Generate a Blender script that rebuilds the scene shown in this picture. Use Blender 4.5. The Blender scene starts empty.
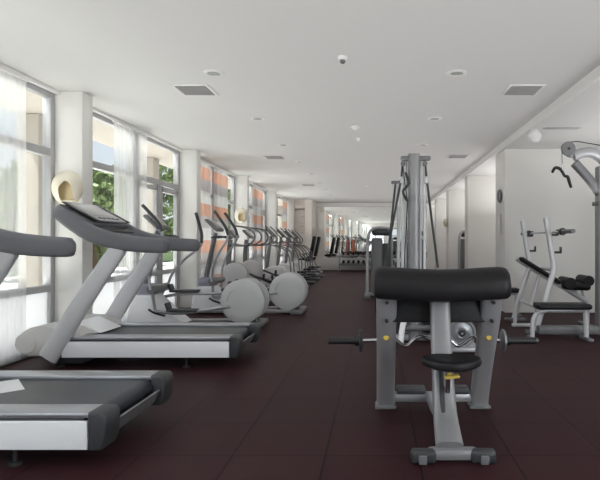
import bpy, bmesh, math, random
from mathutils import Vector, Matrix, Euler
random.seed(7)
S = bpy.context.scene
C = S.collection
PI = math.pi
V = Vector

# ------------------------------------------------------------------ materials
def nt(name):
    m = bpy.data.materials.new(name); m.use_nodes = True
    return m, m.node_tree, m.node_tree.nodes['Principled BSDF']
def mat(name, col, rough=.5, metal=0., bump=0., bscale=80., spec=.5, var=0., vscale=6., coat=0.):
    m, t, b = nt(name)
    b.inputs['Base Color'].default_value = (*col, 1)
    b.inputs['Roughness'].default_value = rough
    b.inputs['Metallic'].default_value = metal
    b.inputs['Specular IOR Level'].default_value = spec
    if coat: b.inputs['Coat Weight'].default_value = coat; b.inputs['Coat Roughness'].default_value = .15
    tc = t.nodes.new('ShaderNodeTexCoord')
    if var:
        n = t.nodes.new('ShaderNodeTexNoise'); n.inputs['Scale'].default_value = vscale; n.inputs['Detail'].default_value = 4
        t.links.new(tc.outputs['Object'], n.inputs['Vector'])
        mx = t.nodes.new('ShaderNodeMix'); mx.data_type = 'RGBA'
        mx.inputs[6].default_value = (*[c*(1-var) for c in col], 1)
        mx.inputs[7].default_value = (*[min(1, c*(1+var)) for c in col], 1)
        t.links.new(n.outputs['Fac'], mx.inputs[0]); t.links.new(mx.outputs[2], b.inputs['Base Color'])
    if bump:
        n = t.nodes.new('ShaderNodeTexNoise'); n.inputs['Scale'].default_value = bscale; n.inputs['Detail'].default_value = 3
        t.links.new(tc.outputs['Object'], n.inputs['Vector'])
        bp = t.nodes.new('ShaderNodeBump'); bp.inputs['Strength'].default_value = bump; bp.inputs['Distance'].default_value = .01
        t.links.new(n.outputs['Fac'], bp.inputs['Height']); t.links.new(bp.outputs[0], b.inputs['Normal'])
    return m
M = {}
M['wall'] = mat('wall_paint', (.83,.815,.79), .8, bump=.05, bscale=60)
M['ceil'] = mat('ceiling_paint', (.80,.80,.79), .85)
M['white'] = mat('white_paint', (.87,.86,.85), .5)
M['cream'] = mat('cream_paint', (.82,.77,.72), .6)
M['creamshell'] = mat('cream_shell', (.84,.78,.64), .45)
M['amber'] = mat('amber_inside', (.80,.66,.40), .5)
M['wframe'] = mat('window_aluminium', (.46,.46,.47), .4, .3)
M['silver'] = mat('silver_enamel', (.40,.40,.42), .36, .35)
M['light'] = mat('light_grey_enamel', (.60,.60,.62), .38, .15)
M['hood'] = mat('hood_plastic', (.60,.59,.58), .45)
M['tmwhite'] = mat('white_side_panel', (.90,.91,.94), .3)
M['rail'] = mat('silver_rail', (.36,.37,.40), .28, .6)
M['dgrey'] = mat('dark_grey_plastic', (.045,.047,.052), .45, bump=.05, bscale=200)
M['column'] = mat('bench_column_enamel', (.29,.29,.30), .36, .25)
M['mgrey'] = mat('mid_grey_plastic', (.17,.17,.18), .42)
M['arm'] = mat('handrail_grey', (.135,.135,.15), .5, bump=.04, bscale=150)
M['black'] = mat('black_plastic', (.018,.018,.02), .4)
M['rubber'] = mat('black_rubber', (.022,.022,.023), .7, bump=.1, bscale=120)
M['vinyl'] = mat('black_vinyl', (.009,.008,.010), .5, spec=.35, bump=.12, bscale=90, var=.2)
M['belt'] = mat('running_belt', (.032,.037,.047), .38, bump=.05, bscale=250)
M['chrome'] = mat('chrome', (.72,.72,.74), .16, 1.)
M['steel'] = mat('brushed_steel', (.5,.5,.52), .35, .9)
M['yellow'] = mat('yellow_plastic', (.75,.55,.10), .4)
M['screen'] = mat('console_face', (.40,.38,.38), .3)
M['screend'] = mat('console_glass', (.10,.11,.115), .12)
M['disc'] = mat('disc_cover', (.60,.60,.61), .45, var=.04)
M['lav'] = mat('lavender_grey_plastic', (.30,.30,.37), .5)
M['paper'] = mat('paper', (.85,.86,.88), .6)
M['red'] = mat('red_foam', (.60,.16,.15), .6)
M['orange'] = mat('orange_foam', (.70,.25,.15), .6)
M['plate'] = mat('grey_weight_plate', (.30,.31,.33), .35, .6)
M['terrace'] = mat('terrace_stone', (.80,.77,.72), .8)
M['soffit'] = mat('soffit_plaster', (.50,.46,.41), .8)
M['bark'] = mat('bark', (.12,.08,.05), .9, bump=.4, bscale=20)
M['leaf'] = mat('leaves', (.17,.24,.07), .6, var=.5, vscale=2.5)
M['grass'] = mat('lawn', (.045,.075,.02), .9, var=.4, vscale=1.5)
M['grille'] = mat('grille_paint', (.62,.61,.60), .5)
M['dark'] = mat('duct_black', (.05,.05,.05), .9)
M['lamp_glass'] = mat('lamp_glass', (.40,.44,.40), .2)
M['clockface'] = mat('clock_face', (.75,.75,.73), .4)

def mirror_mat():
    m, t, b = nt('mirror_glass')
    b.inputs['Base Color'].default_value = (.93,.94,.92,1); b.inputs['Metallic'].default_value = 1; b.inputs['Roughness'].default_value = .015
    return m
M['mirror'] = mirror_mat()
def glass_mat():
    m, t, b = nt('window_glass'); N = t.nodes; L = t.links
    N.remove(b); out = N['Material Output']
    tr = N.new('ShaderNodeBsdfTransparent'); tr.inputs[0].default_value = (.93,.95,.95,1)
    gl = N.new('ShaderNodeBsdfGlossy'); gl.inputs['Roughness'].default_value = .02
    mx = N.new('ShaderNodeMixShader'); mx.inputs[0].default_value = .04
    L.new(tr.outputs[0], mx.inputs[1]); L.new(gl.outputs[0], mx.inputs[2]); L.new(mx.outputs[0], out.inputs[0])
    return m
M['glass'] = glass_mat()
def cloth_mat(name, col, fac, stripes=False):
    m, t, b = nt(name); N = t.nodes; L = t.links
    N.remove(b); out = N['Material Output']
    tr = N.new('ShaderNodeBsdfTransparent')
    tl = N.new('ShaderNodeBsdfTranslucent'); df = N.new('ShaderNodeBsdfDiffuse')
    m1 = N.new('ShaderNodeMixShader'); m1.inputs[0].default_value = .5
    L.new(tl.outputs[0], m1.inputs[1]); L.new(df.outputs[0], m1.inputs[2])
    m2 = N.new('ShaderNodeMixShader'); m2.inputs[0].default_value = fac
    L.new(tr.outputs[0], m2.inputs[1]); L.new(m1.outputs[0], m2.inputs[2]); L.new(m2.outputs[0], out.inputs[0])
    for n in (tl, df): n.inputs[0].default_value = (*col, 1)
    if stripes:
        tc = N.new('ShaderNodeTexCoord'); sp = N.new('ShaderNodeSeparateXYZ'); L.new(tc.outputs['Object'], sp.inputs[0])
        a = N.new('ShaderNodeMath'); a.operation = 'SUBTRACT'; a.inputs[0].default_value = 2.625; L.new(sp.outputs['Z'], a.inputs[1])
        d = N.new('ShaderNodeMath'); d.operation = 'DIVIDE'; d.inputs[1].default_value = .72; L.new(a.outputs[0], d.inputs[0])
        f = N.new('ShaderNodeMath'); f.operation = 'FRACT'; L.new(d.outputs[0], f.inputs[0])
        r = N.new('ShaderNodeValToRGB'); r.color_ramp.interpolation = 'CONSTANT'; L.new(f.outputs[0], r.inputs[0])
        e = r.color_ramp.elements; e[0].position = 0; e[0].color = (.76,.50,.39,1); e[1].position = .335; e[1].color = (.60,.56,.57,1)
        x = e.new(.66); x.color = (.80,.80,.80,1)
        for n in (tl, df): L.new(r.outputs[0], n.inputs[0])
    return m
M['sheer'] = cloth_mat('sheer_voile', (.96,.96,.96), .55)
M['striped'] = cloth_mat('striped_panel_cloth', (.8,.6,.5), .93, True)
M['frost'] = cloth_mat('frosted_glass', (.84,.86,.87), .95)

def floor_mat():
    m, t, b = nt('maroon_rubber_tiles'); N = t.nodes; L = t.links
    tc = N.new('ShaderNodeTexCoord')
    n = N.new('ShaderNodeTexNoise'); n.inputs['Scale'].default_value = 260; n.inputs['Detail'].default_value = 2
    n2 = N.new('ShaderNodeTexNoise'); n2.inputs['Scale'].default_value = 1.3; n2.inputs['Detail'].default_value = 3
    L.new(tc.outputs['Object'], n.inputs[0]); L.new(tc.outputs['Object'], n2.inputs[0])
    br = N.new('ShaderNodeTexBrick'); br.offset = 0; br.squash = 1
    br.inputs['Scale'].default_value = 1; br.inputs['Brick Width'].default_value = .5; br.inputs['Row Height'].default_value = .5
    br.inputs['Mortar Size'].default_value = .005; br.inputs['Mortar Smooth'].default_value = .3
    br.inputs['Color1'].default_value = (.037,.0125,.0155,1); br.inputs['Color2'].default_value = (.044,.0155,.0185,1)
    br.inputs['Mortar'].default_value = (.006,.003,.003,1)
    mp = N.new('ShaderNodeMapping'); mp.inputs['Location'].default_value = (FX, FY, 0)
    L.new(tc.outputs['Object'], mp.inputs[0]); L.new(mp.outputs[0], br.inputs[0])
    mx = N.new('ShaderNodeMix'); mx.data_type = 'RGBA'; mx.blend_type = 'MULTIPLY'; mx.inputs[0].default_value = .5
    cr = N.new('ShaderNodeValToRGB'); cr.color_ramp.elements[0].position = .3; cr.color_ramp.elements[0].color = (.55,.55,.55,1); cr.color_ramp.elements[1].position = .7; cr.color_ramp.elements[1].color = (1.3,1.3,1.3,1)
    L.new(n.outputs['Fac'], cr.inputs[0]); L.new(br.outputs['Color'], mx.inputs[6]); L.new(cr.outputs[0], mx.inputs[7])
    L.new(mx.outputs[2], b.inputs['Base Color'])
    b.inputs['Roughness'].default_value = .5; b.inputs['Specular IOR Level'].default_value = .10
    bp = N.new('ShaderNodeBump'); bp.inputs['Strength'].default_value = .35; bp.inputs['Distance'].default_value = .004
    iv = N.new('ShaderNodeMath'); iv.operation = 'SUBTRACT'; L.new(n.outputs['Fac'], iv.inputs[0]); L.new(br.outputs['Fac'], iv.inputs[1])
    L.new(iv.outputs[0], bp.inputs['Height']); L.new(bp.outputs[0], b.inputs['Normal'])
    return m
FX, FY = .277, .26
M['floor'] = floor_mat()

# ------------------------------------------------------------------ mesh builder
class MB:
    def __init__(s): s.bm = bmesh.new()
    def _t(s, vs, mtx): bmesh.ops.transform(s.bm, matrix=mtx, verts=vs)
    def box(s, c, d, rot=None, bev=0., seg=2):
        r = bmesh.ops.create_cube(s.bm, size=1); vs = r['verts']
        s._t(vs, Matrix.Diagonal((*d, 1)))
        if bev:
            es = list({e for v in vs for e in v.link_edges})
            q = bmesh.ops.bevel(s.bm, geom=es, offset=min(bev, min(d)*.49), segments=seg, affect='EDGES', profile=.5)
            vs = list({v for f in q['faces'] for v in f.verts} | {v for v in vs if v.is_valid})
        mt = Matrix.Translation(c)
        if rot: mt = mt @ Euler(rot).to_matrix().to_4x4()
        s._t(vs, mt); return s
    def cyl(s, a, b, r, r2=None, seg=16):
        a, b = V(a), V(b); d = b - a
        q = bmesh.ops.create_cone(s.bm, cap_ends=True, segments=seg, radius1=r, radius2=r if r2 is None else r2, depth=d.length)
        s._t(q['verts'], Matrix.Translation((a+b)/2) @ d.to_track_quat('Z', 'Y').to_matrix().to_4x4()); return s
    def sph(s, c, r, sc=(1,1,1), u=20, v=12):
        q = bmesh.ops.create_uvsphere(s.bm, u_segments=u, v_segments=v, radius=r)
        s._t(q['verts'], Matrix.Translation(c) @ Matrix.Diagonal((*sc, 1))); return s
    def tube(s, pts, r, seg=10, sub=4, flat=None, up=(0,1,0)):
        """swept section along a smoothed path; r number or list; flat=(a,b) section half sizes: a along 'up', b across"""
        P = [V(p) for p in pts]; R = r if isinstance(r, (list, tuple)) else [r]*len(P)
        Q, RR = [], []
        n = len(P)
        if sub > 1 and n > 2:
            for i in range(n-1):
                p0, p1, p2, p3 = P[max(i-1,0)], P[i], P[i+1], P[min(i+2,n-1)]
                for k in range(sub):
                    t = k/sub
                    Q.append(.5*((2*p1)+(p2-p0)*t+(2*p0-5*p1+4*p2-p3)*t*t+(-p0+3*p1-3*p2+p3)*t**3))
                    RR.append(R[i]*(1-t)+R[i+1]*t)
            Q.append(P[-1]); RR.append(R[-1])
        else: Q, RR = P, R
        rings = []
        u = V(up)
        for i, p in enumerate(Q):
            d = (Q[min(i+1,len(Q)-1)] - Q[max(i-1,0)]).normalized()
            if abs(d.dot(u)) > .95: u = V((1,0,0)) if abs(d.x) < .9 else V((0,0,1))
            sd = d.cross(u).normalized(); uu = sd.cross(d).normalized()
            ring = []
            for k in range(seg):
                a = 2*PI*k/seg; ca, sa = math.cos(a), math.sin(a)
                if flat:
                    e = .6
                    ca = math.copysign(abs(ca)**e, ca); sa = math.copysign(abs(sa)**e, sa)
                    o = uu*ca*flat[0]*RR[i] + sd*sa*flat[1]*RR[i]
                else: o = (uu*ca + sd*sa)*RR[i]
                ring.append(s.bm.verts.new(p+o))
            rings.append(ring)
        for i in range(len(rings)-1):
            for k in range(seg):
                s.bm.faces.new((rings[i][k], rings[i][(k+1)%seg], rings[i+1][(k+1)%seg], rings[i+1][k]))
        s.bm.faces.new(rings[0][::-1]); s.bm.faces.new(rings[-1])
        return s
    def prism(s, pts, y0, y1, bev=0.):
        """polygon in x,z extruded from y0 to y1"""
        a = [s.bm.verts.new((p[0], y0, p[1])) for p in pts]; b = [s.bm.verts.new((p[0], y1, p[1])) for p in pts]
        n = len(pts); fs = [s.bm.faces.new(a), s.bm.faces.new(b[::-1])]
        for i in range(n): fs.append(s.bm.faces.new((a[(i+1)%n], a[i], b[i], b[(i+1)%n])))
        if bev:
            es = list(set(fs[0].edges) | set(fs[1].edges))
            bmesh.ops.bevel(s.bm, geom=es, offset=bev, segments=3, affect='EDGES', profile=.5)
        return s
    def lathe(s, prof, c=(0,0,0), axis='Y', seg=32):
        """profile of (radius, along) pairs around the axis"""
        rings = []
        c = V(c)
        for r, h in prof:
            ring = []
            for k in range(seg):
                a = 2*PI*k/seg; x, z = r*math.cos(a), r*math.sin(a)
                o = V((x, h, z)) if axis == 'Y' else (V((x, z, h)) if axis == 'Z' else V((h, x, z)))
                ring.append(s.bm.verts.new(c+o))
            rings.append(ring)
        for i in range(len(rings)-1):
            for k in range(seg): s.bm.faces.new((rings[i][k], rings[i][(k+1)%seg], rings[i+1][(k+1)%seg], rings[i+1][k]))
        s.bm.faces.new(rings[0][::-1]); s.bm.faces.new(rings[-1])
        return s
    def grid(s, fn, nu, nv):
        g = [[s.bm.verts.new(fn(i/nu, j/nv)) for j in range(nv+1)] for i in range(nu+1)]
        for i in range(nu):
            for j in range(nv): s.bm.faces.new((g[i][j], g[i+1][j], g[i+1][j+1], g[i][j+1]))
        return s

def obj(name, mb, m, parent=None, loc=None, flatshade=False, **props):
    bm = mb.bm
    bmesh.ops.recalc_face_normals(bm, faces=bm.faces[:])
    me = bpy.data.meshes.new(name)
    if not flatshade:
        for f in bm.faces: f.smooth = True
        for e in bm.edges:
            if len(e.link_faces) == 2 and e.calc_face_angle(0) > .7: e.smooth = False
    bm.to_mesh(me); bm.free()
    o = bpy.data.objects.new(name, me); C.objects.link(o)
    me.materials.append(M[m])
    if parent: o.parent = parent
    if loc: o.location = loc
    for k, v in props.items(): o[k] = v
    return o
def tag(o, label, cat, group=None):
    o['label'] = label; o['category'] = cat
    if group: o['group'] = group
    return o
def thing(name, label, cat, loc=(0,0,0), rz=0, group=None):
    o = bpy.data.objects.new(name, None); C.objects.link(o); o.empty_display_size = .1
    o.location = loc; o.rotation_euler = (0,0,rz)
    return tag(o, label, cat, group)
def copy_tree(o, parent=None):
    c = o.copy(); C.objects.link(c)
    if parent: c.parent = parent
    for ch in list(o.children): copy_tree(ch, c)
    return c
def dup(o, loc, label=None, rz=None, group=None):
    c = copy_tree(o); c.location = loc
    if label: c['label'] = label
    if rz is not None: c.rotation_euler = (0,0,rz)
    if group: c['group'] = group
    return c
def struct(name, mb, m, parent=None, **k):
    o = obj(name, mb, m, parent, **k)
    if not parent: o['kind'] = 'structure'
    return o

# ------------------------------------------------------------------ room
XW, XP, XB, XR = -3.5, -3.16, 2.06, 5.6      # window plane, pillar faces, beam, right wall
HC, HL = 2.77, 2.67                          # main ceiling, lower ceiling
YF, YM = -1.0, 21.0                          # wall behind the camera, mirror wall
struct('floor', MB().box(((XW+XR)/2-.1, (YF+YM)/2, -.05), (XR-XW+.6, YM-YF+.4, .1)), 'floor')
struct('ceiling', MB().box(((XW+XB)/2-.1, (YF+YM)/2, HC+.1), (XB-XW+.2, YM-YF+.4, .2)), 'ceil')
struct('ceiling_right', MB().box(((XR+XB)/2+.05, (YF+YM)/2, HL+.15), (XR-XB+.1, YM-YF+.4, .3)), 'ceil')
struct('trim_1', MB().box((XB-.012, (YF+YM)/2, (HC+HL)/2-.004), (.024, YM-YF-.02, HC-HL+.006)), 'white')
struct('wall_right', MB().box((XR+.1, (YF+YM)/2, HL/2), (.2, YM-YF+.4, HL-.002)), 'wall')
# wall behind the camera with a window in it
rear = MB()
def wall_y(mb, x0, x1, ztop, holes):
    xs_ = x0
    for hx0, hx1, hz0, hz1 in holes:
        mb.box(((xs_+hx0)/2, YF-.1, ztop/2), (hx0-xs_, .2, ztop)); xs_ = hx1
        if hz0 > .01: mb.box(((hx0+hx1)/2, YF-.1, hz0/2), (hx1-hx0, .2, hz0))
        mb.box(((hx0+hx1)/2, YF-.1, (hz1+ztop)/2), (hx1-hx0, .2, ztop-hz1))
    mb.box(((xs_+x1)/2, YF-.1, ztop/2), (x1-xs_, .2, ztop))
RH = [(-3.3, -1.75, .3, 2.45), (-1.35, .15, .9, 2.3)]
wall_y(rear, XW-.2, XB, HC-.002, RH); wall_y(rear, XB, XR, HL-.002, [(2.4, 5.3, .5, 2.4)])  # right bay opening is made up, cut for a fill lamp
struct('wall_rear', rear, 'wall')
TH = math.radians(-3.1)                     # the mirror wall stands slightly out of square
def along(o, off=0):
    o.location = (-2.47, YM, 0); o.rotation_euler = (0, 0, TH); return o
along(struct('wall_mirror', MB().box((2.25, .13, HC/2), (4.60, .2, HC-.004)), 'wall'))
struct('wall_far', MB().box(((XW+XR)/2, YM+.35, HC/2), (XR-XW+.4, .2, HC-.002)), 'wall')

def window(n, y0, y1, door=False):
    """window unit lying in the plane X = XW between y0 and y1"""
    r = bpy.data.objects.new('window_%d' % n, None); C.objects.link(r); r.location = (XW, (y0+y1)/2, 0); r['kind'] = 'structure'
    w = (y1-y0)/2; t = .035; mb = MB()
    for sy in (-1, 1): mb.box((0, sy*(w-t), 1.375), (.09, 2*t, 2.75), bev=.006)
    for z, h in ((.03,.06), (.66,.07), (2.10,.085), (2.715,.07)): mb.box((0, 0, z), (.086, 2*w-.02, h), bev=.006)
    if door:
        mb.box((0, 0, 1.05), (.08, .10, 2.04), bev=.006)
        for sy in (-1, 1):
            for q in (.09, w-.10): mb.box((.012, sy*q, 1.05), (.06, .05, 2.0), bev=.004)
            mb.box((.012, sy*w/2, 1.99), (.06, w-.15, .07), bev=.004)
    obj('window_frame', mb, 'wframe', r)
    obj('upper_pane', MB().box((0,0,2.40), (.012, 2*w-.12, .58)), 'glass', r)
    obj('main_pane', MB().box((0,0,1.38), (.012, 2*w-.12, 1.38)), 'glass', r)
    obj('lower_panel', MB().box((0,0,.345), (.02, 2*w-.12, .58)), 'frost', r)
    return r
P0 = 5.47; STEP = 3.47; PW = .2
bays = [(-1.0, P0-STEP)] + [(P0+PW+STEP*(k-1), P0+STEP*k) for k in range(0, 5)]
n = 1
for k, (a, b) in enumerate(bays):
    m_ = (a+b)/2
    window(n, a, m_); window(n+1, m_, b, door=(k % 2 == 0)); n += 2
for hx0, hx1, hz0, hz1 in RH+[(2.4, 5.3, .5, 2.4)]:  # last window is made up and frames the right bay fill lamp
    rw = bpy.data.objects.new('window_%d' % n, None); C.objects.link(rw); rw.location = ((hx0+hx1)/2, YF-.1, 0); rw['kind'] = 'structure'; n += 1
    mb = MB(); W2 = (hx1-hx0)/2
    for x in (-W2+.04, 0, W2-.04): mb.box((x, 0, (hz0+hz1)/2), (.08, .08, hz1-hz0))
    for z in (hz0+.04, hz0+(hz1-hz0)*.55, hz1-.04): mb.box((0, 0, z), (2*W2, .076, .08))
    obj('window_frame', mb, 'wframe', rw)
    obj('window_pane', MB().box((0,0,(hz0+hz1)/2), (2*W2-.1, .012, hz1-hz0-.1)), 'glass', rw)
# pillars between the window bays
for k in range(-1, 5):
    y = P0+STEP*k
    struct('wall_left_pillar', MB().box(((XW+XP)/2-.03, y+PW/2, HC/2), (XP-XW+.06, PW, HC-.004), bev=.004), 'wall')
struct('wall_left_end', MB().box((XW-.04, (P0+PW+STEP*4+YM)/2, HC/2), (.13, YM-P0-PW-STEP*4, HC-.004)), 'wall')
struct('wall_left_corner', MB().box(((XW+XP)/2+.01, 20.66, HC/2), (XP-XW-.02, .66, HC-.006)), 'wall')
# window head trim
struct('trim_2', MB().box((XW+.075, (YF+YM)/2, HC-.02), (.05, YM-YF-.02, .035), bev=.004), 'white')
# partitions of the right bays
for i, (a, b) in enumerate(((8.3, 8.95), (11.7, 12.1), (14.8, 15.3), (18.0, 18.4))):
    struct('wall_partition_%d' % (i+1), MB().box(((XB+XR)/2+.01, (a+b)/2, HL/2), (XR-XB-.02, b-a, HL-.003), bev=.003), 'wall')
# block of cupboard and pier at the far left
struct('wall_far_pier', MB().box((-2.62, 20.2, HC/2), (.26, 1.58, HC-.004)), 'cream')
struct('wall_far_bulkhead', MB().box((-2.95, 19.80, 2.60), (.98, .50, .33)), 'cream')
cb = thing('built_in_cupboard', 'cream louvred cupboard at the far end of the room beside the last window', 'cupboard', (-3.1, 19.99, 0))
obj('cabinet_body', MB().box((.0, 0, 1.2), (.68, .6, 2.4), bev=.01), 'cream', cb)
for z0, z1 in ((.05, .8), (.83, 1.36), (1.39, 1.62), (1.65, 1.85), (1.88, 2.36)):
    d = obj('door', MB().box((0, -.312, (z0+z1)/2), (.62, .024, z1-z0-.03), bev=.008), 'cream', cb)
    obj('handle', MB().box((.22, -.33, (z0+z1)/2), (.1, .015, .015), bev=.004), 'mgrey', d)
# mirror and low white wall below it
mir = tag(along(obj('wall_mirror_glass', MB().box((2.26, .018, (.50+2.60)/2), (4.5, .018, 2.1)), 'mirror')), 'large frameless mirror covering the far end wall above the dumbbell rack', 'mirror')
along(struct('trim_4', MB().box((2.26, -.02, 2.68), (4.50, .10, .15)), 'white'))
along(struct('baseboard_mirror', MB().box((2.26, -.005, .245), (4.50, .06, .49), bev=.004), 'white'))

# outdoors
struct('terrace', MB().box((-8.1, 10, -.10), (8.8, 50, .1)), 'terrace')
struct('lawn', MB().box((-32.5, 10, -.16), (40, 110, .1)), 'grass')
struct('lawn_rear', MB().box((3.5, -26, -.2), (32, 49.4, .1)), 'terrace')
struct('soffit', MB().box((-4.2, 10, 2.98), (1.15, 46, .25)), 'soffit')
for k in range(7):
    y = 3.42+STEP*k-.0
    struct('terrace_column', MB().box((-4.62, y, 1.40), (.28, .28, 2.9), bev=.01), 'soffit')
def tree(x, y, h, w, label, base=.0):
    r = thing('garden_tree', label, 'tree', (x, y, -.05), 0, 'green trees beyond the windows')
    obj('trunk', MB().tube([(0,0,-.08), (.05,0,h*.3), (0,.05,h*.6)], [.12,.09,.05]), 'bark', r)
    mb = MB(); rnd = random.Random(int(x*7+y*13))
    blobs = [(rnd.uniform(-.55,.55)*w, rnd.uniform(-.55,.55)*w, h*rnd.uniform(.18,.92), rnd.uniform(.3,.55)*w) for _ in range(22)]
    for bx_, by_, bz, br in blobs:
        for _ in range(190):
            d = V((rnd.gauss(0,1), rnd.gauss(0,1), rnd.gauss(0,1))).normalized()*br*rnd.uniform(.75,1.05)
            c = V((bx_, by_, max(bz, .3)))+d
            if c.z < .05: continue
            q = Euler((rnd.uniform(0,6), rnd.uniform(0,6), rnd.uniform(0,6))).to_matrix(); s_ = .13
            vs = [mb.bm.verts.new(c+q@V(p)) for p in ((-s_,-s_*.5,0),(s_,-s_*.4,0),(s_*.8,s_*.5,0),(-s_,s_*.5,.03))]
            mb.bm.faces.new(vs)
    obj('crown', mb, 'leaf', r)
for x, y, h, w, l in ((-11, 16.0, 3.3, 1.3, 'bushy green tree outside the nearest window'), (-11.2, 20.2, 4.2, 1.4, 'round green tree outside the second window unit, left of the curtain'),
        (-13, 25.5, 3.6, 1.6, 'low green tree behind the second window curtain'), (-14, 32.5, 6.6, 2.2, 'broad green tree seen through the third window unit'),
        (-14, 13, 3.2, 1.6, 'green bush outside behind the sheer curtain at the left edge'), (-15.5, 42, 6.6, 2.4, 'tall green tree far outside behind the striped panels'), (-15, 52, 7, 2.8, 'tall green tree farthest outside along the building')):
    tree(x, y, h, w, l)

# curtains
def curtain(y0, y1, label, m='sheer', x=-3.42, amp=.010, waves=15, z0=.03, group=None, name='sheer_curtain', cat='curtain'):
    r = thing(name, label, cat, (x, (y0+y1)/2, 0), 0, group)
    w = y1-y0
    f = lambda u, v: (amp*math.sin(u*waves*2*PI+.5*math.sin(v*3)), (u-.5)*w+.01*math.sin(u*31), z0+v*(2.715-z0))
    mb = MB().grid(f, waves*10, 8)
    bmesh.ops.solidify(mb.bm, geom=mb.bm.faces[:], thickness=.002)
    obj('cloth', mb, m, r)
    obj('curtain_rail', MB().box((0, 0, 2.727), (.035, w+.04, .02), bev=.004), 'white', r)
    return r
curtain(3.45, 4.97, 'sheer white curtain at the left edge beside the nearest window', group='sheer white curtains')
curtain(6.62, 7.58, 'sheer white curtain hanging between the two windows past the treadmills', group='sheer white curtains')
for a, b, l in ((9.55, 10.42, 'left of the two orange and grey striped panels behind the cross trainers'),
                (10.62, 11.62, 'right of the two orange and grey striped panels behind the cross trainers'),
                (13.95, 15.2, 'orange striped hanging panel in the third window bay, partly over bare glass'),
                (18.35, 19.25, 'narrow orange striped panel at the farthest window beside the cupboard')):
    curtain(a, b, l, 'striped', -3.40, .008, 3, group='striped orange and grey window panels', name='striped_panel_curtain')

# ------------------------------------------------------------------ ceiling fittings
GD = 'round recessed ceiling downlights'
dl0 = thing('downlight', '', 'downlight', (0,0,HC), 0, GD)
obj('trim_ring', MB().lathe([(.062,-.001),(.064,-.012),(.085,-.014),(.10,-.004),(.10,-.0005)], axis='Z'), 'white', dl0)
obj('lens', MB().lathe([(.0005,-.007),(.058,-.007),(.060,-.0006),(.0005,-.0006)], axis='Z'), 'lamp_glass', dl0)
first = True
ords = ['nearest', 'second', 'third', 'fourth', 'fifth', 'sixth', 'seventh', 'eighth', 'farthest']
for side, X in (('left', -1.56), ('right', .76)):
    for k in range(9):
        loc = (X, 4.88+1.80*k, HC-.0005)
        lab = '%s round downlight from the camera in the %s ceiling row' % (ords[k], side)
        if first: dl0.location = loc; dl0['label'] = lab; first = False
        else: dup(dl0, loc, lab)
gr0 = thing('ceiling_vent', '', 'vent', (0,0,HC), 0, 'square ceiling air vents')
mb = MB()
for sx, sy, dx, dy in ((-.175,0,.03,.38),(.175,0,.03,.38),(0,-.175,.32,.03),(0,.175,.32,.03)): mb.box((sx,sy,-.008), (dx,dy,.014), bev=.004)
obj('vent_frame', mb, 'white', gr0)
obj('vent_duct', MB().box((0,0,-.003), (.33,.33,.004)), 'dark', gr0)
mb = MB()
for k in range(9): mb.box((0, -.14+k*.035, -.013), (.32, .022, .003), rot=(.9,0,0))
obj('louvres', mb, 'grille', gr0)
gr0['label'] = 'nearest square ceiling vent, on the left above the windows'; gr0.location = (-1.93, 5.42, HC)
for loc, l in (((1.55, 5.42, HC), 'nearest square ceiling vent on the right beside the beam'), ((-1.95, 9.7, HC), 'second square ceiling vent in the left row'),
               ((1.52, 9.6, HC), 'second square ceiling vent in the right row, above the tower'), ((-1.93, 14.4, HC), 'farthest square ceiling vent in the left row')):
    dup(gr0, loc, l)
def detector(loc, label, r=.05, stem=True):
    t = thing('smoke_detector', label, 'smoke detector', loc, 0, 'small white ceiling detectors')
    obj('base', MB().lathe([(r,0),(r,-.018),(r*.8,-.03),(.001,-.03)], axis='Z'), 'white', t)
    obj('sensor_head', MB().lathe([(r*.5,-.028),(r*.55,-.05),(r*.3,-.06),(.001,-.06)], axis='Z'), 'white' if stem else 'mgrey', t)
detector((-.30, 4.46, HC), 'small white detector nearest the camera in the ceiling centre', .042, False)
detector((-.31, 7.15, HC), 'larger white smoke detector further along the ceiling centre', .065)
detector((-.30, 7.95, HC), 'tiny white sensor just beyond the larger smoke detector', .03)
detector((-.27, 14.6, HC), 'white detector far down the ceiling near the mirror', .06)
t = thing('ceiling_spotlight', 'white globe spotlight under the lower ceiling right of the beam', 'spotlight', (2.13, 6.9, HL))
obj('mount', MB().cyl((0,0,0), (0,0,-.03), .05), 'white', t)
obj('globe', MB().sph((0,0,-.085), .092), 'white', t)
t = thing('slot_vent', 'long narrow grey air slot in the lower ceiling above the bench', 'vent', (2.45, 6.76, HL))
obj('slot_frame', MB().box((0,0,-.006), (.50,.12,.012), bev=.003), 'grille', t)
for yy in (-.035, .035): obj('slot_opening', MB().box((0,yy,-.0125), (.44,.018,.002)), 'mgrey', t)

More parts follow.
